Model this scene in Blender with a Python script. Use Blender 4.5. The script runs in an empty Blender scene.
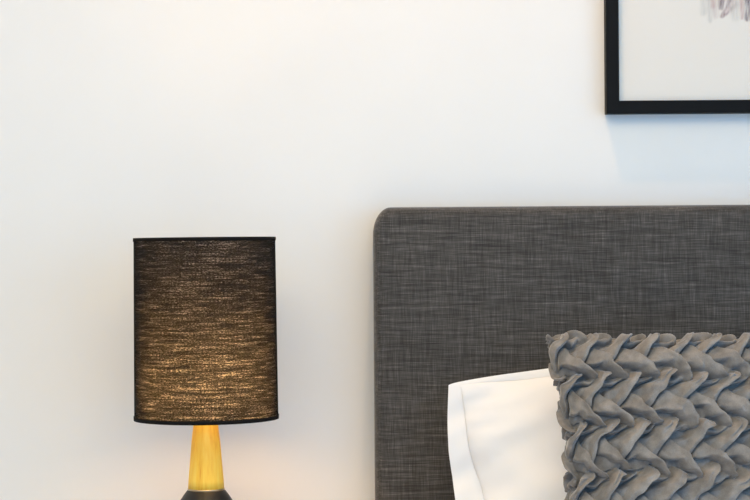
import bpy, bmesh, math, random
import numpy as np

random.seed(7)
PI = math.pi
S = bpy.context.scene
COL = S.collection

# ------------------------------------------------------------------ camera numbers
D = 3.6            # camera to the back wall
F = 1982.0         # focal length in pixels of a 750 wide frame
ZC = 1.10          # camera height
ROLL = math.radians(0.42)


def px(u, v, y):
    """photo pixel -> world point on the vertical plane y"""
    d = D + y
    c, s = math.cos(ROLL), math.sin(ROLL)
    du, dv = u - 375.0, v - 250.0
    return ((du * c - dv * s) * d / F, y, ZC - (du * s + dv * c) * d / F)


def lin(r, g, b):
    def f(c):
        c /= 255.0
        return c / 12.92 if c <= 0.04045 else ((c + 0.055) / 1.055) ** 2.4
    return (f(r), f(g), f(b), 1.0)


# ------------------------------------------------------------------ helpers
def link_mesh(name, verts, faces, mat=None, parent=None, smooth=True):
    me = bpy.data.meshes.new(name)
    me.from_pydata([tuple(v) for v in verts], [], faces)
    me.update()
    bm = bmesh.new()
    bm.from_mesh(me)
    bmesh.ops.recalc_face_normals(bm, faces=bm.faces)
    bm.to_mesh(me)
    bm.free()
    if smooth:
        me.polygons.foreach_set('use_smooth', [True] * len(me.polygons))
    o = bpy.data.objects.new(name, me)
    COL.objects.link(o)
    if mat:
        me.materials.append(mat)
    if parent:
        o.parent = parent
    return o


def tag(o, label=None, cat=None, group=None, kind=None):
    if label:
        o['label'] = label
    if cat:
        o['category'] = cat
    if group:
        o['group'] = group
    if kind:
        o['kind'] = kind
    return o


def empty(name, loc, label, cat):
    o = bpy.data.objects.new(name, None)
    COL.objects.link(o)
    o.location = loc
    o.empty_display_size = 0.05
    return tag(o, label, cat)


def lathe(profile, seg=64, closed=False, cap=True):
    """profile [(r,z)] -> verts, faces around z"""
    verts, faces = [], []
    n = len(profile)
    for r, z in profile:
        for k in range(seg):
            a = 2 * PI * k / seg
            verts.append((r * math.cos(a), r * math.sin(a), z))
    for i in range(n - 1 if not closed else n):
        j = (i + 1) % n
        for k in range(seg):
            l = (k + 1) % seg
            faces.append((i * seg + k, i * seg + l, j * seg + l, j * seg + k))
    if cap and not closed:
        faces.append(tuple(range(seg)))
        faces.append(tuple((n - 1) * seg + k for k in range(seg)))
    return verts, faces


def box(x0, x1, y0, y1, z0, z1):
    v = [(x, y, z) for x in (x0, x1) for y in (y0, y1) for z in (z0, z1)]
    f = [(0, 1, 3, 2), (4, 6, 7, 5), (0, 4, 5, 1), (2, 3, 7, 6), (0, 2, 6, 4), (1, 5, 7, 3)]
    return v, f


def bevel_box(name, dims, mat, parent=None, w=0.004, seg=3):
    v, f = box(*dims)
    o = link_mesh(name, v, f, mat, parent, smooth=False)
    m = o.modifiers.new('bevel', 'BEVEL')
    m.width = w
    m.segments = seg
    m.limit_method = 'NONE'
    return o


def rounded_rect(x0, x1, z0, z1, rad, seg=10, ez=1.0):
    """rad = (bl, br, tr, tl); points go round counter-clockwise"""
    pts = []
    for (cx, cz, r, a0) in ((x0, z0, rad[0], PI), (x1, z0, rad[1], 1.5 * PI), (x1, z1, rad[2], 0), (x0, z1, rad[3], 0.5 * PI)):
        ox = cx + r if cx == x0 else cx - r
        oz = cz + r * ez if cz == z0 else cz - r * ez
        for k in range(seg + 1):
            a = a0 + 0.5 * PI * k / seg
            pts.append((ox + r * math.cos(a), oz + r * ez * math.sin(a)))
    return pts


# ------------------------------------------------------------------ materials
class N:
    def __init__(self, name):
        self.m = bpy.data.materials.new(name)
        self.m.use_nodes = True
        self.t = self.m.node_tree
        self.t.nodes.clear()
        self.out = self.n('ShaderNodeOutputMaterial')

    def n(self, kind, **kw):
        nd = self.t.nodes.new(kind)
        for k, v in kw.items():
            setattr(nd, k, v)
        return nd

    def l(self, a, b):
        self.t.links.new(a, b)

    def val(self, sock, v):
        sock.default_value = v

    def coords(self, scale, out='Object', rot=(0, 0, 0)):
        tc = self.n('ShaderNodeTexCoord')
        mp = self.n('ShaderNodeMapping')
        mp.inputs['Scale'].default_value = scale
        mp.inputs['Rotation'].default_value = rot
        self.l(tc.outputs[out], mp.inputs['Vector'])
        return mp.outputs['Vector']

    def noise(self, vec, scale=1.0, detail=2.0, rough=0.5):
        nd = self.n('ShaderNodeTexNoise')
        self.l(vec, nd.inputs['Vector'])
        nd.inputs['Scale'].default_value = scale
        nd.inputs['Detail'].default_value = detail
        nd.inputs['Roughness'].default_value = rough
        return nd.outputs['Fac']

    def math(self, op, a, b=None):
        nd = self.n('ShaderNodeMath', operation=op)
        for i, s in enumerate((a, b)):
            if s is None:
                continue
            if isinstance(s, (int, float)):
                nd.inputs[i].default_value = s
            else:
                self.l(s, nd.inputs[i])
        return nd.outputs[0]

    def ramp(self, fac, stops):
        nd = self.n('ShaderNodeValToRGB')
        e = nd.color_ramp.elements
        while len(e) < len(stops):
            e.new(0.5)
        for el, (p, c) in zip(e, stops):
            el.position = p
            el.color = c if not isinstance(c, (int, float)) else (c, c, c, 1)
        self.l(fac, nd.inputs['Fac'])
        return nd.outputs['Color']

    def bsdf(self, color=None, rough=0.6, **kw):
        b = self.n('ShaderNodeBsdfPrincipled')
        if color is not None:
            if isinstance(color, tuple):
                b.inputs['Base Color'].default_value = color
            else:
                self.l(color, b.inputs['Base Color'])
        b.inputs['Roughness'].default_value = rough
        for k, v in kw.items():
            b.inputs[k.replace('_', ' ')].default_value = v
        self.l(b.outputs[0], self.out.inputs['Surface'])
        return b

    def bump(self, b, height, strength=0.3, dist=0.001):
        nd = self.n('ShaderNodeBump')
        nd.inputs['Strength'].default_value = strength
        nd.inputs['Distance'].default_value = dist
        self.l(height, nd.inputs['Height'])
        self.l(nd.outputs['Normal'], b.inputs['Normal'])


def mat_wall():
    m = N('wall_paint')
    v = m.coords((1, 1, 1))
    nz = m.noise(v, 3.0, 3.0)
    c = m.ramp(nz, [(0.3, lin(234, 233, 231)), (0.7, lin(237, 236, 234))])
    b = m.bsdf(c, 0.75)
    b.inputs['Specular IOR Level'].default_value = 0.2
    m.bump(b, m.noise(v, 260.0, 2.0), 0.05, 0.0005)
    return m.m


def mat_linen_headboard():
    m = N('charcoal_linen')
    # weft slubs run along x, warp slubs along z; both wrap over the rolled edges
    vx = m.coords((26, 300, 800))
    vz = m.coords((760, 300, 30))
    wx = m.noise(vx, 1.0, 3.0, 0.6)
    wz = m.noise(vz, 1.0, 3.0, 0.6)
    vx2 = m.coords((7, 90, 190))
    slub = m.noise(vx2, 1.0, 2.0, 0.55)
    vz2 = m.coords((170, 90, 8))
    slubz = m.noise(vz2, 1.0, 2.0, 0.55)
    a = m.math('MULTIPLY', wx, 0.42)
    b_ = m.math('MULTIPLY', wz, 0.30)
    c = m.math('MULTIPLY', slub, 0.24)
    d = m.math('MULTIPLY', slubz, 0.14)
    s = m.math('ADD', m.math('ADD', a, b_), m.math('ADD', c, d))
    col = m.ramp(s, [(0.36, lin(34, 32, 31)), (0.50, lin(60, 58, 56)), (0.60, lin(82, 79, 77)), (0.72, lin(120, 117, 113))])
    b = m.bsdf(col, 0.9)
    b.inputs['Specular IOR Level'].default_value = 0.15
    b.inputs['Sheen Weight'].default_value = 0.4
    b.inputs['Sheen Roughness'].default_value = 0.5
    m.bump(b, s, 0.25, 0.0010)
    return m.m


def mat_velvet():
    m = N('grey_velvet')
    v = m.coords((1, 1, 1))
    nz = m.noise(v, 45.0, 3.0)
    fine = m.noise(v, 600.0, 2.0)
    s = m.math('ADD', m.math('MULTIPLY', nz, 0.75), m.math('MULTIPLY', fine, 0.25))
    c = m.ramp(s, [(0.3, lin(106, 103, 101)), (0.7, lin(150, 146, 143))])
    b = m.bsdf(c, 0.85)
    b.inputs['Specular IOR Level'].default_value = 0.15
    b.inputs['Sheen Weight'].default_value = 0.8
    b.inputs['Sheen Roughness'].default_value = 0.3
    b.inputs['Sheen Tint'].default_value = lin(235, 235, 235)
    m.bump(b, fine, 0.12, 0.0006)
    return m.m


def mat_cotton():
    m = N('white_cotton')
    v = m.coords((1, 1, 1))
    w = m.noise(m.coords((10, 10, 5), rot=(0, 0.5, 0)), 1.0, 3.0)
    b = m.bsdf(lin(238, 237, 238), 0.85)
    b.inputs['Specular IOR Level'].default_value = 0.2
    b.inputs['Subsurface Weight'].default_value = 0.0
    m.bump(b, w, 0.35, 0.008)
    return m.m


def mat_plain(name, c, rough, spec=0.5, metal=0.0):
    m = N(name)
    nz = m.noise(m.coords((1, 1, 1)), 300.0, 2.0)
    b = m.bsdf(c, rough)
    b.inputs['Specular IOR Level'].default_value = spec
    b.inputs['Metallic'].default_value = metal
    m.bump(b, nz, 0.04, 0.0004)
    return m.m


def mat_wood(name, c0, c1, c2, scale=1.0):
    m = N(name)
    v = m.coords((70 * scale, 70 * scale, 5 * scale))
    g = m.noise(v, 1.0, 4.0, 0.6)
    v2 = m.coords((420 * scale, 420 * scale, 14 * scale))
    g2 = m.noise(v2, 1.0, 2.0)
    s = m.math('ADD', m.math('MULTIPLY', g, 0.75), m.math('MULTIPLY', g2, 0.25))
    c = m.ramp(s, [(0.35, c0), (0.5, c1), (0.66, c2)])
    b = m.bsdf(c, 0.5)
    b.inputs['Specular IOR Level'].default_value = 0.3
    m.bump(b, g2, 0.06, 0.0005)
    return m.m


def mat_shade():
    """black slubby linen: opaque yarns with see-through gaps that scatter light forward"""
    m = N('black_linen_shade')
    # UV: u = arc length in metres, v = height in metres
    v1 = m.coords((30, 520, 1), out='UV')
    v2 = m.coords((12, 210, 1), out='UV')
    v3 = m.coords((300, 640, 1), out='UV')
    v4 = m.coords((330, 20, 1), out='UV')
    a = m.noise(v1, 1.0, 3.0, 0.6)
    b_ = m.noise(v2, 1.0, 2.0, 0.5)
    c = m.noise(v3, 1.0, 2.0, 0.6)
    d = m.noise(v4, 1.0, 2.0, 0.6)
    s = m.math('ADD', m.math('ADD', m.math('MULTIPLY', a, 0.30), m.math('MULTIPLY', b_, 0.22)),
               m.math('ADD', m.math('MULTIPLY', c, 0.40), m.math('MULTIPLY', d, 0.08)))
    gap = m.ramp(s, [(0.40, 0.03), (0.515, 0.40), (0.61, 1.0)])
    dif = m.n('ShaderNodeBsdfPrincipled')
    cc = m.ramp(s, [(0.4, lin(24, 23, 23)), (0.65, lin(44, 42, 41))])
    m.l(cc, dif.inputs['Base Color'])
    dif.inputs['Roughness'].default_value = 0.9
    dif.inputs['Specular IOR Level'].default_value = 0.1
    rf = m.n('ShaderNodeBsdfTransparent')
    va = m.n('ShaderNodeVolumeAbsorption')
    va.inputs['Color'].default_value = (0.30, 0.27, 0.24, 1)
    va.inputs['Density'].default_value = SHADE_DENSITY
    m.l(va.outputs[0], m.out.inputs['Volume'])
    mx = m.n('ShaderNodeMixShader')
    m.l(gap, mx.inputs[0])
    m.l(dif.outputs[0], mx.inputs[1])
    m.l(rf.outputs[0], mx.inputs[2])
    m.l(mx.outputs[0], m.out.inputs['Surface'])
    bp = m.n('ShaderNodeBump')
    bp.inputs['Strength'].default_value = 0.3
    bp.inputs['Distance'].default_value = 0.0006
    m.l(s, bp.inputs['Height'])
    m.l(bp.outputs[0], dif.inputs['Normal'])
    return m.m


def mat_emit(name, c, strength):
    m = N(name)
    e = m.n('ShaderNodeEmission')
    e.inputs['Color'].default_value = c
    e.inputs['Strength'].default_value = strength
    m.l(e.outputs[0], m.out.inputs['Surface'])
    return m.m


def mat_glass_pane():
    m = N('clear_glazing')
    t = m.n('ShaderNodeBsdfTransparent')
    g = m.n('ShaderNodeBsdfGlossy')
    g.inputs['Roughness'].default_value = 0.05
    mx = m.n('ShaderNodeMixShader')
    mx.inputs[0].default_value = 0.035
    m.l(t.outputs[0], mx.inputs[1])
    m.l(g.outputs[0], mx.inputs[2])
    m.l(mx.outputs[0], m.out.inputs['Surface'])
    return m.m


def mat_print():
    m = N('print_paper')
    a = m.n('ShaderNodeVertexColor')
    a.layer_name = 'ink'
    b = m.bsdf(a.outputs['Color'], 0.7)
    b.inputs['Specular IOR Level'].default_value = 0.1
    return m.m


# tuning values
SHADE_DENSITY = 610.0
BULB_STRENGTH = 54.0
BULB_COLOR = (1.0, 0.60, 0.20, 1)
WINDOW_W = 22.0
WINDOW_COLOR = (0.55, 0.80, 1.0)
DOWN_W = 41.0
DOWN_COLOR = (1.0, 0.57, 0.24)
ROOM_FILL_W = 88.0
BED_FILL_W = 3.0
BED_FILL_COLOR = (1.0, 0.72, 0.36)
ROOM_FILL_COLOR = (1.0, 0.77, 0.39)
WORLD = (0.19, 0.535, 1.0, 1)
WORLD_S = 1.90
EXPOSURE = 0.0

M_WALL = mat_wall()
M_CEIL = mat_plain('ceiling_paint', lin(240, 239, 237), 0.8, 0.2)
M_HB = mat_linen_headboard()
M_VEL = mat_velvet()
M_COT = mat_cotton()
M_BLACK = mat_plain('black_frame_paint', lin(6, 6, 7), 0.55, 0.15)
M_BASE = mat_plain('matte_black_ceramic', lin(24, 24, 26), 0.45, 0.4)
M_METAL = mat_plain('brushed_metal', lin(190, 170, 140), 0.35, 0.5, 1.0)
M_HEM = mat_plain('black_hem_tape', lin(22, 21, 21), 0.9, 0.1)
M_BEECH = mat_wood('pale_timber', lin(234, 166, 56), lin(252, 202, 74), lin(255, 216, 98))
M_OAK = mat_wood('table_timber', lin(186, 142, 96), lin(206, 166, 118), lin(220, 184, 138), 0.5)
M_FLOOR = mat_plain('grey_carpet', lin(176, 173, 168), 0.95, 0.1)
M_SHADE = mat_shade()
ML = N('white_shade_lining')
_d = ML.n('ShaderNodeBsdfDiffuse')
_d.inputs['Color'].default_value = (0.75, 0.72, 0.66, 1)
_t = ML.n('ShaderNodeBsdfTranslucent')
_t.inputs['Color'].default_value = (0.80, 0.74, 0.74, 1)
_p = ML.n('ShaderNodeBsdfTransparent')
_a = ML.n('ShaderNodeMixShader')
_a.inputs[0].default_value = 0.62
_b = ML.n('ShaderNodeMixShader')
_b.inputs[0].default_value = 0.0
ML.l(_d.outputs[0], _a.inputs[1])
ML.l(_t.outputs[0], _a.inputs[2])
ML.l(_a.outputs[0], _b.inputs[1])
ML.l(_p.outputs[0], _b.inputs[2])
ML.l(_b.outputs[0], ML.out.inputs['Surface'])
M_LINER = ML.m
M_BULB = mat_emit('warm_bulb_glow', BULB_COLOR, BULB_STRENGTH)
M_PANE = mat_glass_pane()
M_PRINT = mat_print()
M_MAT = mat_plain('white_bevel_card', lin(240, 240, 240), 0.8, 0.1)

# ------------------------------------------------------------------ the room
XL, XR, YF, ZT = -2.2, 3.0, -5.4, 2.7
tag(link_mesh('wall_back', *box(XL, XR, 0.0, 0.12, 0.0, ZT), M_WALL, smooth=False), kind='structure')
tag(link_mesh('floor', *box(XL, XR, YF, 0.12, -0.1, 0.0), M_FLOOR, smooth=False), kind='structure')
tag(link_mesh('ceiling', *box(XL, XR, YF, 0.12, ZT, ZT + 0.1), M_CEIL, smooth=False), kind='structure')
tag(link_mesh('wall_left', *box(XL - 0.12, XL, YF, 0.12, 0.0, ZT), M_WALL, smooth=False), kind='structure')
# right wall with the window opening the daylight comes through
WY0, WY1, WZ0, WZ1 = -4.9, -2.0, 0.35, 2.45
vs, fs = [], []
for b in ((XR, XR + 0.12, YF, WY0, 0, ZT), (XR, XR + 0.12, WY1, 0.12, 0, ZT), (XR, XR + 0.12, WY0, WY1, 0, WZ0), (XR, XR + 0.12, WY0, WY1, WZ1, ZT)):
    v, f = box(*b)
    k = len(vs)
    vs += v
    fs += [tuple(i + k for i in q) for q in f]
tag(link_mesh('wall_right', vs, fs, M_WALL, smooth=False), kind='structure')

# ------------------------------------------------------------------ headboard
HBY = -0.10
HX0 = px(373.4, 300, HBY)[0]
HZ1 = px(500, 206.3, HBY)[2]
HX1, HZ0 = HX0 + 1.66, 0.0


def upholstered_slab(name, x0, x1, z0, z1, y_back, y_front, R, rb, mat, parent=None):
    rings = []
    for (ins, y) in [(0.004, y_back), (0.0, y_back - 0.004)]:
        rings.append((ins, y))
    for k in range(9):
        a = 0.5 * PI * k / 8
        rings.append((rb * (1 - math.cos(a)), y_front + rb * (1 - math.sin(a))))
    rings.append((rb + 0.004, y_front - 0.0003))
    rings.append((rb + 0.012, y_front - 0.0008))
    verts, faces = [], []
    n = None
    for ins, y in rings:
        rr = [max(r - ins, 0.0015) for r in R]
        pts = rounded_rect(x0 + ins, x1 - ins, z0 + ins, z1 - ins, rr, 12, 1.55)
        n = len(pts)
        verts += [(p[0], y, p[1]) for p in pts]
    for i in range(len(rings) - 1):
        for k in range(n):
            l = (k + 1) % n
            faces.append((i * n + k, i * n + l, (i + 1) * n + l, (i + 1) * n + k))
    faces.append(tuple(range(n)))
    faces.append(tuple((len(rings) - 1) * n + k for k in range(n)))
    return link_mesh(name, verts, faces, mat, parent)


hb = upholstered_slab('headboard', HX0, HX1, HZ0, HZ1, -0.001, HBY, (0.01, 0.01, 0.032, 0.032), 0.017, M_HB)
tag(hb, 'dark charcoal linen upholstered headboard with rounded corner standing against the white wall', 'headboard')

# ------------------------------------------------------------------ bed below the frame: carries the pillows
MTOP = 0.488
bed = empty('bed_base', (HX0 + 0.83, -1.15, 0), 'low charcoal linen bed base standing in front of the dark headboard', 'bed')
bx0, bx1 = HX0 + 0.03 - bed.location.x, HX1 - 0.03 - bed.location.x
by0, by1 = -2.14 + 1.15, -0.104 + 1.15
bevel_box('side_rail', (bx0, bx1, by0, by1, 0.10, 0.27), M_HB, bed, 0.012)
for lx in (bx0 + 0.06, bx1 - 0.12):
    for ly in (by0 + 0.06, by1 - 0.12):
        bevel_box('leg', (lx, lx + 0.06, ly, ly + 0.06, 0.0, 0.10), M_OAK, bed, 0.004)
mt = bevel_box('mattress', (HX0 + 0.05, HX1 - 0.05, -2.12, -0.108, 0.272, MTOP), M_COT, None, 0.04, 5)
tag(mt, 'white sheeted mattress under the pillows on the charcoal bed base', 'mattress')

# ------------------------------------------------------------------ white pillow with flat border
PY = -0.235


def pillow_surface(n=90):
    """front and back sheets of an inflated rectangle inside a flat stitched border, local metres (x right, z up, y depth)"""
    W, H = 0.74, 0.42
    k = 1.70e-3
    # outline in pixels from its top left corner (u right, v down)
    def left(t):       # t 0 top .. 1 bottom
        v = t * 220
        u = 2 - 2.0 * math.sin(PI * min(t / 0.42, 1.0)) + 26 * max(0.0, t - 0.30) ** 1.25
        return u, v
    def top(s):
        return s * 430, -24.0 * math.sin(PI * s) ** 0.75 + 2.0 * math.sin(9 * s)
    def right(t):
        u, v = left(t)
        return 430 - u, v
    def bottom(s):
        u0 = left(1)[0]
        return u0 + s * (430 - 2 * u0), 220 + 4 * math.sin(PI * s)
    c00, c10, c01, c11 = left(0), right(0), left(1), right(1)
    def coons(s, t):
        L, Rr, T, B = left(t), right(t), top(s), bottom(s)
        return [(1 - s) * L[a] + s * Rr[a] + (1 - t) * T[a] + t * B[a]
                - (1 - s) * (1 - t) * c00[a] - s * (1 - t) * c10[a] - (1 - s) * t * c01[a] - s * t * c11[a] for a in (0, 1)]
    return coons, k


def build_pillow(n=90):
    coons, k = pillow_surface()
    root = empty('pillow', px(660, 500, PY), 'white cotton pillow with a flat stitched border propped against the dark headboard', 'pillow')
    ox, oz = 660, 500
    ph = np.random.RandomState(3).rand(12) * 6.28
    gs = np.linspace(0, 1, n + 1)
    def point(s, t):
        u, v = coons(s, t)
        return (450.5 + u - ox) * k, -(383 + v - oz) * k
    def wob(s, t):
        return 0.004 * math.sin(9 * t + 3 * s + ph[0]) + 0.003 * math.sin(23 * t + 5 * s + ph[1]) + 0.0012 * math.sin(47 * t + 38 * s)
    vb, fb, vm, fm = [], [], [], []
    for side in (-1, 1):
        base = len(vb)
        for a in gs:
            for b in gs:
                x, z = point(a, b)
                tb = 0.0016 if min(a, 1 - a, b, 1 - b) > 1e-6 else 0.0
                vb.append((x, side * tb + wob(a, b), z))
                # body: an inflated panel inside the stitching
                aa, bb = (0.5 - 0.5 * math.cos(PI * a)), (0.5 - 0.5 * math.cos(PI * b))
                dl = min(aa, 1 - aa) * 400
                wt = (4 + 4 * min(1, dl / 60)) / 220
                t = wt + bb * (1 - 2 * wt)
                wl = (11 + 17 * min(1.0, t / 0.5) + 1.2 * math.sin(14 * t)) / 430
                s = wl + aa * (1 - 2 * wl)
                x, z = point(s, t)
                fa, fb_ = 1 - abs(2 * aa - 1), 1 - abs(2 * bb - 1)
                f = (1 - (1 - fa) ** 2.3) ** 0.62 * (1 - (1 - fb_) ** 2.3) ** 0.62
                amp = 0.066 if side < 0 else 0.058
                wr = (0.0022 * math.sin(13 * s + 15 * t + ph[2] + 1.5 * math.sin(7 * s)) + 0.0016 * math.sin(31 * s - 17 * t + ph[3] + 2 * math.sin(6 * t))
                      + 0.0008 * math.sin(43 * t + 24 * s + ph[4]))
                # puckers fanning out from the stitching
                puck = 0.0016 * math.sin(70 * t + 9 * math.sin(5 * t)) * math.exp(-fa * 9) + 0.0012 * math.sin(110 * s) * math.exp(-fb_ * 9)
                y = side * (f * amp + 0.0030 + (wr + puck) * min(1, f * 3.0)) + wob(s, t) * (1 - f)
                vm.append((x, y, z))
        for i in range(n):
            for j in range(n):
                q = tuple(base + c for c in (i * (n + 1) + j, (i + 1) * (n + 1) + j, (i + 1) * (n + 1) + j + 1, i * (n + 1) + j + 1))
                fb.append(q)
                fm.append(q)
    link_mesh('pillow_body', vm, fm, M_COT, root)
    link_mesh('flat_border', vb, fb, M_COT, root)
    root.rotation_euler = (math.radians(-12), 0, 0)
    return root


pil = build_pillow()

# ------------------------------------------------------------------ smocked velvet cushion
CK = 1.62e-3        # metres per photo pixel at the cushion


def smock(p, q):
    """height (in cell pixels) of the woven pleats at pattern coordinates p right, q down"""
    P_, R_, SH = 31.0, 49.0, 4.0
    rs = np.random.RandomState(11)
    # gentle irregularity of the hand-stitched grid
    def warp(a, b, amp, wl, seed):
        r = np.random.RandomState(seed)
        o = np.zeros_like(a)
        for _ in range(5):
            th = r.rand() * 6.28
            w = wl * (0.7 + 0.8 * r.rand())
            o += np.sin((a * math.cos(th) + b * math.sin(th)) * 6.283 / w + r.rand() * 6.28)
        return o * amp / 2.2
    x = p + warp(p, q, 1.6, 46, 1) + warp(p, q, 1.1, 17, 5)
    y = q + warp(p, q, 1.6, 46, 2) + warp(p, q, 1.1, 17, 6)
    h = 1.0 * warp(p, q, 1.0, 24, 8) - 4.0
    n0 = np.floor(y / R_)
    table = rs.rand(64, 64, 8)

    def sm(e0, e1, v):
        t = np.clip((v - e0) / (e1 - e0), 0, 1)
        return t * t * (3 - 2 * t)

    def smax(a, b, k=0.7):
        d = np.clip(0.5 + 0.5 * (a - b) / k, 0, 1)
        return b * (1 - d) + a * d + k * d * (1 - d)

    for dn in (-1, 0, 1):
        n = n0 + dn
        m0 = np.floor((x - n * SH) / P_)
        for dm in (-2, -1, 0, 1, 2):
            m = m0 + dm
            R8 = table[n.astype(int) % 64, m.astype(int) % 64]
            r0, r1, r2, r3, r4, r5 = [R8[..., i] * 2 - 1 for i in range(6)]
            X = x - m * P_ - n * SH - r0 * 1.3
            Y = y - n * R_ - r1 * 1.3
            # rising pleat '/': sharp right edge, fans out to the left as it runs down
            s = (Y - 1.0) / 40.0
            sc = np.clip(s, 0, 1)
            xr = 8.5 - 24.5 * s - 3.6 * np.sin(PI * sc) * (1 + 0.4 * r2)
            xl = np.interp(Y, [-4, 0, 8, 14, 18, 22, 30, 60], [2, 0.0, -7.5, -14, -21, -30, -42, -50]) + 2 * r3 * sm(0, 14, Y)
            t = xr - X
            tl = X - xl
            w = np.maximum(xr - xl, 6.0)
            ridge = np.interp(s, [-0.12, -0.06, 0.0, 0.08, 0.25, 0.5, 0.75, 1.0, 1.2],
                              [0, 0.35, 0.72, 0.93, 1.0, 0.86, 0.60, 0.34, 0.10])
            tt = np.clip(t / w, 0, 1)
            body = 1 - (0.50 + 0.10 * r4) * sm(0.38, 0.85, t / (15.0 + 2 * r5)) * sm(0.10, 0.40, s) - 0.40 * sm(13, 30, t)
            crease = 0.09 * (1 + r4) * np.exp(-((t - 4.5 - 5 * sc) / 1.8) ** 2) * sm(0.62, 0.2, s)
            lip = np.sqrt(np.clip(1 - (1 - np.clip(t / 1.6, 0, 1)) ** 2, 0, 1))
            llip = np.sqrt(np.clip(1 - (1 - np.clip(tl / 2.4, 0, 1)) ** 2, 0, 1))
            hh = 13.0 * (1 + 0.08 * r5) * ridge * (body - crease) * lip * llip
            ok = (s > -0.12) & (s < 1.2) & (t > 0) & (tl > 0)
            h = smax(h, np.where(ok, hh, -1.0), 0.5)
            # falling flap '\\': sharp upper right edge, its left tucked under the rising pleat
            ax, ay = -5.0 + r2 * 0.8, 17.5
            dx, dy = 31.0, 36.0
            L = math.hypot(dx, dy)
            ux, uy = dx / L, dy / L
            a = ((X - ax) * ux + (Y - ay) * uy) / L
            bend = (0.1 + 1.3 * r4) * np.sin(PI * np.clip(a, 0, 1))
            b = (-(X - ax) * uy + (Y - ay) * ux) + bend
            yb = np.interp(X, [-22, -16, -9, -2, 5, 12, 19, 26, 34], [38.5, 39.5, 39.5, 40.3, 42.5, 46.2, 51.2, 57.2, 61]) + 2.0 * r3 + 1.2 * r5
            d1 = X - xr
            rise = (0.06 + 0.94 * sm(-0.5, 3.5, d1)) * (0.44 + 0.56 * np.clip(d1 / 22.0, 0, 1)) * (0.86 + 0.14 * sm(0.0, 0.4, a)) + 0.06 * np.exp(-np.clip(b, 0, 50) / 2.0)
            tail = np.interp(a, [-0.05, 0, 0.6, 0.88, 1.02, 1.14, 1.2], [0.2, 1, 1, 0.97, 0.80, 0.45, 0])
            lip2 = np.sqrt(np.clip(1 - (1 - np.clip(b / 1.2, 0, 1)) ** 2, 0, 1))
            db = yb - Y
            roll = np.sqrt(np.clip(1 - (1 - np.clip(db / 4.0, 0, 1)) ** 2, 0, 1))
            dish = 1 - (0.22 + 0.16 * r2) * np.exp(-((b - 6.0 - r3) / 2.3) ** 2) * sm(0.30, 0.75, a) - 0.10 * np.exp(-((b - 13.0) / 3.0) ** 2)
            hh2 = 13.6 * (1 + 0.08 * r3) *  rise * tail * lip2 * roll * dish
            ok = (d1 > -5) & (b > 0) & (db > 0) & (a < 1.2)
            h = smax(h, np.where(ok, hh2, -1.0), 0.5)
            # roll of cloth that turns back under the flap's tail
            e0x, e0y, e1x, e1y = 2.0 + r4, 60.0, 25.0, 54.5 + r5
            ex, ey = e1x - e0x, e1y - e0y
            q_ = np.clip(((X - e0x) * ex + (Y - e0y) * ey) / (ex * ex + ey * ey), 0, 1)
            dd = np.hypot(X - e0x - q_ * ex, Y - e0y - q_ * ey - 2.5 * np.sin(PI * q_))
            hh3 = 6.5 * np.sqrt(np.clip(1 - (dd / 3.8) ** 2, 0, 1)) - 1.0
            h = smax(h, hh3, 0.5)
    return h


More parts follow.
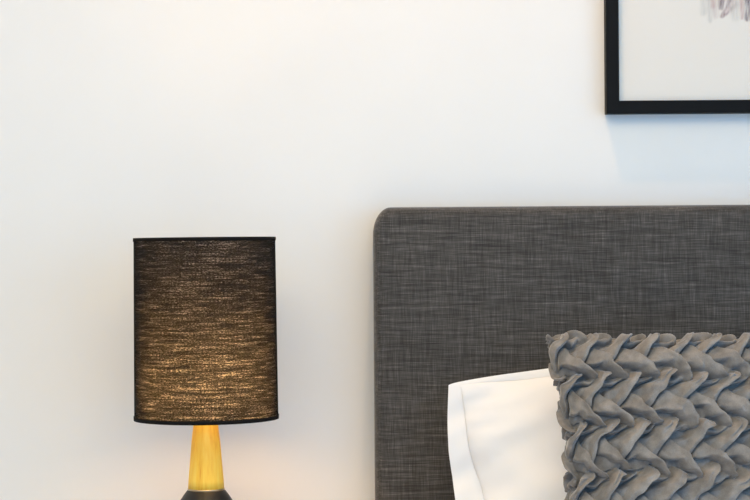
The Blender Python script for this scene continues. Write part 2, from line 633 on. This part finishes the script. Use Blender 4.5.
def build_cushion():
    n = 560
    W = 284 * CK          # seam to seam across the corners
    T = 0.072
    a = np.linspace(-1, 1, n + 1)
    prof = np.cos(0.5 * PI * a)
    x1 = np.sin(0.5 * PI * a)
    # arc length along the middle of the cushion
    zz = T * np.maximum(prof, 0) ** 0.9
    xx = x1 * W / 2
    ds = np.hypot(np.diff(xx), np.diff(zz))
    arc = np.concatenate([[0], np.cumsum(ds)])
    arc = arc - arc[n // 2]
    # even arc steps
    ar = np.linspace(arc[0], arc[-1], n + 1)
    aa = np.interp(ar, arc, a)
    A, B = np.meshgrid(aa, aa, indexing='ij')         # A across, B up
    U, V = np.sin(0.5 * PI * A), np.sin(0.5 * PI * B)
    CU, CV = np.maximum(np.cos(0.5 * PI * A), 0), np.maximum(np.cos(0.5 * PI * B), 0)

    def shape(U, V, CU, CV, sgn):
        X = U * W / 2 * (1 - 0.150 * (1 - V ** 2) * np.abs(U) ** 3)
        Z = V * W / 2 * (1 - 0.075 * (1 - U ** 2) * np.abs(V) ** 3)
        # rounded corners
        cr = np.abs(U) ** 10 * np.abs(V) ** 10
        X = X * (1 - 0.045 * cr)
        Z = Z * (1 - 0.045 * cr)
        Y = -sgn * T * (CU ** 0.75) * (CV ** 0.75)
        return np.stack([X, Y, Z], -1)

    G = shape(U, V, CU, CV, 1)
    gi = np.gradient(G, axis=0)
    gj = np.gradient(G, axis=1)
    nr = np.cross(gi, gj)
    nr /= np.maximum(np.linalg.norm(nr, axis=-1, keepdims=True), 1e-9)
    if nr[n // 2, n // 2, 1] > 0:
        nr = -nr
    # outward at the seam
    p = (np.interp(A, a, arc) / CK)
    q = -(np.interp(B, a, arc) / CK)
    h = smock(p + SM_P, q + SM_Q)
    # gathers along the seam take over from the pleats
    edge = np.minimum(arc[-1] - np.abs(np.interp(A, a, arc)), arc[-1] - np.abs(np.interp(B, a, arc))) / CK
    k = np.clip(edge / 26.0, 0, 1)
    k = k * k * (3 - 2 * k)
    hs = h * CK * 1.52 * (0.24 + 0.76 * k)
    G2 = G + nr * hs[..., None]
    # the pleats lean over to the right and a little down, so their lips overhang
    tu = gi / np.maximum(np.linalg.norm(gi, axis=-1, keepdims=True), 1e-9)
    tv = gj / np.maximum(np.linalg.norm(gj, axis=-1, keepdims=True), 1e-9)
    G2 = G2 + tu * (0.64 * hs * k)[..., None] - tv * (0.18 * hs * k)[..., None]
    # light smoothing of the steps
    for _ in range(0):
        G3 = G2.copy()
        G3[1:-1, 1:-1] = (G2[1:-1, 1:-1] * 4 + G2[:-2, 1:-1] + G2[2:, 1:-1] + G2[1:-1, :-2] + G2[1:-1, 2:]) / 8
        G2 = G3
    idx = np.arange((n + 1) * (n + 1)).reshape(n + 1, n + 1)
    quads = np.stack([idx[:-1, :-1], idx[1:, :-1], idx[1:, 1:], idx[:-1, 1:]], -1).reshape(-1, 4)
    root = empty('cushion', CUSH_LOC, 'grey velvet cushion with woven smocked pleats leaning against the white pillow', 'cushion')

    def mk(name, V_, Q_):
        me = bpy.data.meshes.new(name)
        me.vertices.add(len(V_))
        me.vertices.foreach_set('co', V_.astype(np.float32).ravel())
        me.loops.add(len(Q_) * 4)
        me.loops.foreach_set('vertex_index', Q_.astype(np.int32).ravel())
        me.polygons.add(len(Q_))
        me.polygons.foreach_set('loop_start', np.arange(0, len(Q_) * 4, 4, dtype=np.int32))
        me.polygons.foreach_set('use_smooth', np.ones(len(Q_), dtype=bool))
        me.update(calc_edges=True)
        me.validate()
        me.materials.append(M_VEL)
        o = bpy.data.objects.new(name, me)
        COL.objects.link(o)
        o.parent = root
        return o

    mk('smocked_front', G2.reshape(-1, 3), quads)
    nb = 70
    ab = np.linspace(-1, 1, nb + 1)
    A, B = np.meshgrid(ab, ab, indexing='ij')
    U, V = np.sin(0.5 * PI * A), np.sin(0.5 * PI * B)
    CU, CV = np.maximum(np.cos(0.5 * PI * A), 0), np.maximum(np.cos(0.5 * PI * B), 0)
    Gb = shape(U, V, CU, CV, -0.8)
    idx = np.arange((nb + 1) * (nb + 1)).reshape(nb + 1, nb + 1)
    qb = np.stack([idx[:-1, :-1], idx[:-1, 1:], idx[1:, 1:], idx[1:, :-1]], -1).reshape(-1, 4)
    mk('back_panel', Gb.reshape(-1, 3), qb)
    root.rotation_euler = (math.radians(-14), 0, 0)
    return root


SM_P, SM_Q = -5.0, 0.0
CUSH_LOC = px(690, 474, -0.40)
cushion = build_cushion()

# ------------------------------------------------------------------ table lamp
LY = -0.26
lx, _, _ = px(204.8, 300, LY)
LK = (D + LY) / F


def lz(v):
    return px(206.0, v, LY)[2]


TABLE = 0.50
lamp = empty('table_lamp', (lx, LY, TABLE), 'table lamp with black linen drum shade on a pale wood and black base', 'lamp')


def lpart(name, prof, mat, parent=lamp, seg=72, closed=False, cap=True):
    v, f = lathe([(r, z - TABLE) for r, z in prof], seg, closed, cap)
    return link_mesh(name, v, f, mat, parent)


zt, zb = lz(237.5), lz(419.0)
r_top, r_bot = 70.6 * LK, 71.8 * LK


def shade_mesh():
    """a closed drum wall of linen, 1.6 mm thick"""
    seg, rows, th = 144, 24, 0.0016
    verts, faces, uv = [], [], []
    hgt = zt - zb
    prof = [(0.0, i / rows) for i in range(rows + 1)] + [(th, 1 - i / rows) for i in range(rows + 1)]
    for ins, t in prof:
        z = zb + hgt * t - TABLE
        r = r_bot + (r_top - r_bot) * t - ins
        for k in range(seg):
            a = 2 * PI * k / seg
            verts.append((r * math.cos(a), r * math.sin(a), z))
    m = len(prof)
    for i in range(m):
        ii = (i + 1) % m
        for k in range(seg):
            l = (k + 1) % seg
            faces.append((i * seg + k, i * seg + l, ii * seg + l, ii * seg + k))
            for (kk, q) in ((k, i), (k + 1, i), (k + 1, ii), (k, ii)):
                uv.append((2 * PI * kk / seg * r_bot, hgt * prof[q][1]))
    me = bpy.data.meshes.new('lamp_shade')
    me.from_pydata(verts, [], faces)
    ul = me.uv_layers.new(name='UVMap')
    for i, c in enumerate(uv):
        ul.data[i].uv = c
    me.polygons.foreach_set('use_smooth', [rows != i // seg and i // seg != m - 1 for i in range(len(me.polygons))])
    me.materials.append(M_SHADE)
    o = bpy.data.objects.new('lamp_shade', me)
    COL.objects.link(o)
    o.parent = lamp
    return o


shade = shade_mesh()
v_, f_ = lathe([(r_bot - 0.0024, zb - TABLE + 0.001), (r_top - 0.0024, zt - TABLE - 0.001)], 96, cap=False)
liner = link_mesh('shade_liner', v_, f_, M_LINER, shade)
tag(liner, 'white inner lining')
for (zc, r, up, hem) in ((zt, r_top, -1, 0.006), (zb, r_bot, 1, 0.0065)):
    a, b = zc, zc + up * hem
    o = lpart('hem', [(r + 0.0009, a), (r + 0.0012, b), (r - 0.0006, b), (r - 0.0010, a)], M_HEM, shade, 128, True, False)
# harp ring that carries the shade at the top
ring_z = zt - 0.028
lpart('shade_ring', [(0.016, ring_z), (0.016, ring_z + 0.003), (0.012, ring_z + 0.003), (0.012, ring_z)], M_METAL, shade, 32, True, False)
for k in range(3):
    a = 2 * PI * k / 3 + 0.4
    vv, ff = [], []
    p0 = (0.014 * math.cos(a), 0.014 * math.sin(a), ring_z + 0.0015 - TABLE)
    p1 = ((r_top - 0.0005) * math.cos(a), (r_top - 0.0005) * math.sin(a), zt - 0.004 - TABLE)
    for (pp) in (p0, p1):
        for j in range(8):
            b = 2 * PI * j / 8
            vv.append((pp[0] - math.sin(a) * 0.0012 * math.cos(b), pp[1] + math.cos(a) * 0.0012 * math.cos(b), pp[2] + 0.0012 * math.sin(b)))
    for j in range(8):
        ff.append((j, (j + 1) % 8, 8 + (j + 1) % 8, 8 + j))
    link_mesh('shade_spoke', vv, ff, M_METAL, shade)

z0w, z1w = lz(488.2), lz(410)
wood = [(18.1 * LK, z0w), (17.6 * LK, lz(480)), (15.9 * LK, lz(460)), (14.4 * LK, lz(442)), (12.4 * LK, lz(425)), (11.6 * LK, lz(413)), (11.0 * LK, z1w)]
lpart('wooden_neck', wood, M_BEECH)
lpart('metal_collar', [(18.0 * LK, lz(490.0)), (18.6 * LK, lz(489.6)), (18.6 * LK, lz(488.4)), (18.0 * LK, lz(487.9))], M_METAL)
bp = [(0.040, TABLE), (0.046, TABLE + 0.003), (0.060, TABLE + 0.03), (0.066, TABLE + 0.065), (0.064, TABLE + 0.10), (0.058, TABLE + 0.13),
      (0.051, lz(509)), (26.0 * LK, lz(500)), (22.0 * LK, lz(494.0)), (19.4 * LK, lz(490.6)), (18.2 * LK, lz(489.6))]
lpart('black_base', bp, M_BASE)
lpart('bulb_socket', [(0.0095, z1w), (0.0105, z1w + 0.003), (0.0105, z1w + 0.012), (0.009, z1w + 0.014)], M_HEM, lamp, 32)
zb0 = z1w + 0.013
bulb = [(0.009, zb0), (0.013, zb0 + 0.008), (0.022, zb0 + 0.022)]
cz = zb0 + 0.044
for k in range(12):
    a = -0.6 + (PI / 2 + 0.6) * k / 11
    bulb.append((max(0.030 * math.cos(a), 0.0004), cz + 0.030 * math.sin(a)))
lpart('light_bulb', bulb, M_BULB, lamp, 40)
shade.rotation_euler = (0, math.radians(-0.2), 0)
shade.location.x = 0.0025

# ------------------------------------------------------------------ bedside table below the frame
nt = empty('bedside_table', (lx + 0.02, -0.26, 0), 'pale timber bedside table under the black shaded lamp', 'table')
bevel_box('table_top', (-0.24, 0.24, -0.2, 0.22, TABLE - 0.025, TABLE), M_OAK, nt, 0.003)
bevel_box('drawer', (-0.22, 0.22, -0.19, 0.21, TABLE - 0.17, TABLE - 0.026), M_MAT, nt, 0.003)
for sx in (-0.21, 0.17):
    for sy in (-0.18, 0.16):
        bevel_box('leg', (sx, sx + 0.04, sy, sy + 0.04, 0, TABLE - 0.171), M_OAK, nt, 0.003)

# ------------------------------------------------------------------ framed print
FY = -0.032
fk = (D + FY) / F
fx0, _, fz0 = px(606.6, 113.6, FY)
fw, fh, fb = 0.62, 0.82, 12.9 * fk
pic = empty('picture_frame', (fx0, -0.001, fz0), 'black framed pale print with brown plumes hanging on the white wall above the headboard', 'picture')
# frame: one mitred moulding
vv, ff = [], []
sec = [(0.0, -0.001), (0.0, FY + 0.0025), (0.001, FY + 0.0013), (fb - 0.001, FY + 0.0013), (fb, FY + 0.0025), (fb, -0.001)]
for (ins, y) in sec:
    for (x, z) in ((ins, ins), (fw - ins, ins), (fw - ins, fh - ins), (ins, fh - ins)):
        vv.append((x, y, z))
for i in range(len(sec)):
    j = (i + 1) % len(sec)
    for k in range(4):
        l = (k + 1) % 4
        ff.append((i * 4 + k, i * 4 + l, j * 4 + l, j * 4 + k))
link_mesh('frame_moulding', vv, ff, M_BLACK, pic, smooth=False)
link_mesh('backing_board', *box(fb * 0.6, fw - fb * 0.6, -0.006, -0.003, fb * 0.6, fh - fb * 0.6), M_MAT, pic, smooth=False)


def paint(X, Z):
    """ink colour at metres from the frame's lower left corner"""
    u = 605.8 + X / fk                      # photo pixel across
    v = 113.4 - Z / fk
    base = np.array(lin(232, 224, 211)[:3])
    col = np.zeros(X.shape + (3,)) + base
    r = np.random.RandomState(5)
    def nz(a, b, wl, seed):
        rr = np.random.RandomState(seed)
        o = np.zeros_like(a)
        for _ in range(6):
            th = rr.rand() * 6.28
            w = wl * (0.6 + 0.9 * rr.rand())
            o += np.sin((a * math.cos(th) + b * math.sin(th)) * 6.283 / w + rr.rand() * 6.28)
        return o / 3.0
    def streak(u0, v0, u1, v1, w0, w1, c, op):
        """soft brush stroke between two points"""
        nonlocal col
        du, dv = u1 - u0, v1 - v0
        L2 = du * du + dv * dv
        t = ((u - u0) * du + (v - v0) * dv) / L2
        tc = np.clip(t, 0, 1)
        d = np.hypot(u - u0 - tc * du, v - v0 - tc * dv)
        w = w0 + (w1 - w0) * tc
        m = np.exp(-(d / w) ** 4 * 1.2) * op * (0.75 + 0.35 * nz(u * 2.2, v * 0.7, 9, 4))
        m = np.clip(m, 0, 1)[..., None]
        col = col * (1 - m) + np.array(lin(*c)[:3]) * m
    pale, rose, brown, dark, grey = (212, 198, 186), (202, 174, 162), (150, 118, 108), (112, 84, 78), (206, 200, 188)
    streak(730, 2, 736, -60, 13, 20, (216, 200, 190), 0.75)
    streak(704, 12, 718, -30, 4, 14, grey, 0.8)
    streak(711, 20, 716, -25, 3, 10, (204, 197, 186), 0.8)
    streak(716, 15, 724, -60, 4, 8, pale, 0.9)
    streak(714, 6, 716, -60, 3, 8, rose, 0.8)
    streak(723, 16, 734, 4, 2.5, 5, brown, 0.85)
    streak(722, 8, 728, -40, 2.5, 6, dark, 0.8)
    streak(730, 6, 742, -30, 3, 7, dark, 0.75)
    streak(727, 12, 738, -4, 1.5, 2.5, (222, 204, 194), 0.9)
    streak(736, 17, 738, -20, 5, 6, grey, 0.7)
    streak(743, 18, 744, -60, 2, 6, rose, 0.9)
    streak(748.5, 19, 751, -70, 3, 6, dark, 0.85)
    streak(757, 16, 768, -70, 5, 9, rose, 0.8)
    for k in range(40):
        u0 = 706 + r.rand() * 110
        v0 = 16 - r.rand() * 14 - 30 * abs((u0 - 757) / 60) ** 2
        c = (pale, rose, brown, dark, grey)[r.randint(5)]
        if u0 < 756:
            v0 -= 34
        streak(u0, v0, 757 + (u0 - 757) * 0.5 + r.randn() * 8, v0 - 60 - 60 * r.rand(), 2 + 3 * r.rand(), 5 + 5 * r.rand(), c, 0.6)
    return np.clip(col, 0, 1)


nx = 420
gx = np.linspace(fb - 0.002, fw - fb + 0.002, nx + 1)
gz = np.concatenate([np.linspace(fb - 0.002, 0.150, 7)[:-1], np.linspace(0.150, 0.26, 100)[:-1], np.linspace(0.26, fh - fb + 0.002, 96)])
nzc = len(gz) - 1
GX, GZ = np.meshgrid(gx, gz, indexing='ij')
me = bpy.data.meshes.new('art_print')
vv = np.stack([GX, np.full_like(GX, -0.0205), GZ], -1).reshape(-1, 3)
idx = np.arange((nx + 1) * (nzc + 1)).reshape(nx + 1, nzc + 1)
q = np.stack([idx[:-1, :-1], idx[1:, :-1], idx[1:, 1:], idx[:-1, 1:]], -1).reshape(-1, 4)
me.from_pydata(vv.tolist(), [], q.tolist())
ca = me.color_attributes.new('ink', 'FLOAT_COLOR', 'POINT')
cc = np.concatenate([paint(GX, GZ), np.ones(GX.shape + (1,))], -1)
ca.data.foreach_set('color', cc.astype(np.float32).ravel())
me.materials.append(M_PRINT)
o = bpy.data.objects.new('art_print', me)
COL.objects.link(o)
o.parent = pic
link_mesh('glass_pane', *box(fb - 0.002, fw - fb + 0.002, -0.0250, -0.0230, fb - 0.002, fh - fb + 0.002), M_PANE, pic, smooth=False)

# ------------------------------------------------------------------ light
w = bpy.data.worlds.new('world')
S.world = w
w.use_nodes = True
bg = w.node_tree.nodes['Background']
bg.inputs['Color'].default_value = WORLD
bg.inputs['Strength'].default_value = WORLD_S


def light(name, kind, loc, energy, color, rot=(0, 0, 0), **kw):
    d = bpy.data.lights.new(name, kind)
    d.energy = energy
    d.color = color
    for k, v in kw.items():
        setattr(d, k, v)
    o = bpy.data.objects.new(name, d)
    COL.objects.link(o)
    o.location = loc
    o.rotation_euler = rot
    return o


light('window_daylight', 'AREA', (XR + 0.05, (WY0 + WY1) / 2, (WZ0 + WZ1) / 2), WINDOW_W, WINDOW_COLOR, (0, math.radians(90), 0),
      shape='RECTANGLE', size=WZ1 - WZ0, size_y=WY1 - WY0)
light('added_room_fill', 'AREA', (-0.2, -3.0, ZT - 0.03), ROOM_FILL_W, ROOM_FILL_COLOR, (0, 0, 0), shape='DISK', size=2.8)  # unseen broad warm fill, added to even out the light on the wall
light('added_bed_fill', 'AREA', (0.0, -1.35, ZT - 0.03), BED_FILL_W, BED_FILL_COLOR, (0, 0, 0), shape='DISK', size=0.5)  # unseen source added overhead for relief on the cushion and headboard top
light('ceiling_downlight', 'SPOT', (0.09, -0.37, ZT - 0.02), DOWN_W, DOWN_COLOR, (0, 0, 0), spot_size=math.radians(130), spot_blend=0.6, shadow_soft_size=0.02)

# ------------------------------------------------------------------ camera
cd = bpy.data.cameras.new('camera')
cd.sensor_width = 36.0
cd.lens = 36.0 * F / 750.0
cd.clip_start = 0.05
cam = bpy.data.objects.new('camera', cd)
COL.objects.link(cam)
cam.location = (0, -D, ZC)
cam.rotation_euler = (math.radians(90), ROLL, 0)
S.camera = cam

S.view_settings.view_transform = 'Standard'
S.view_settings.look = 'None'
S.view_settings.exposure = EXPOSURE
S.view_settings.gamma = 1.0
S.view_settings.use_curve_mapping = False
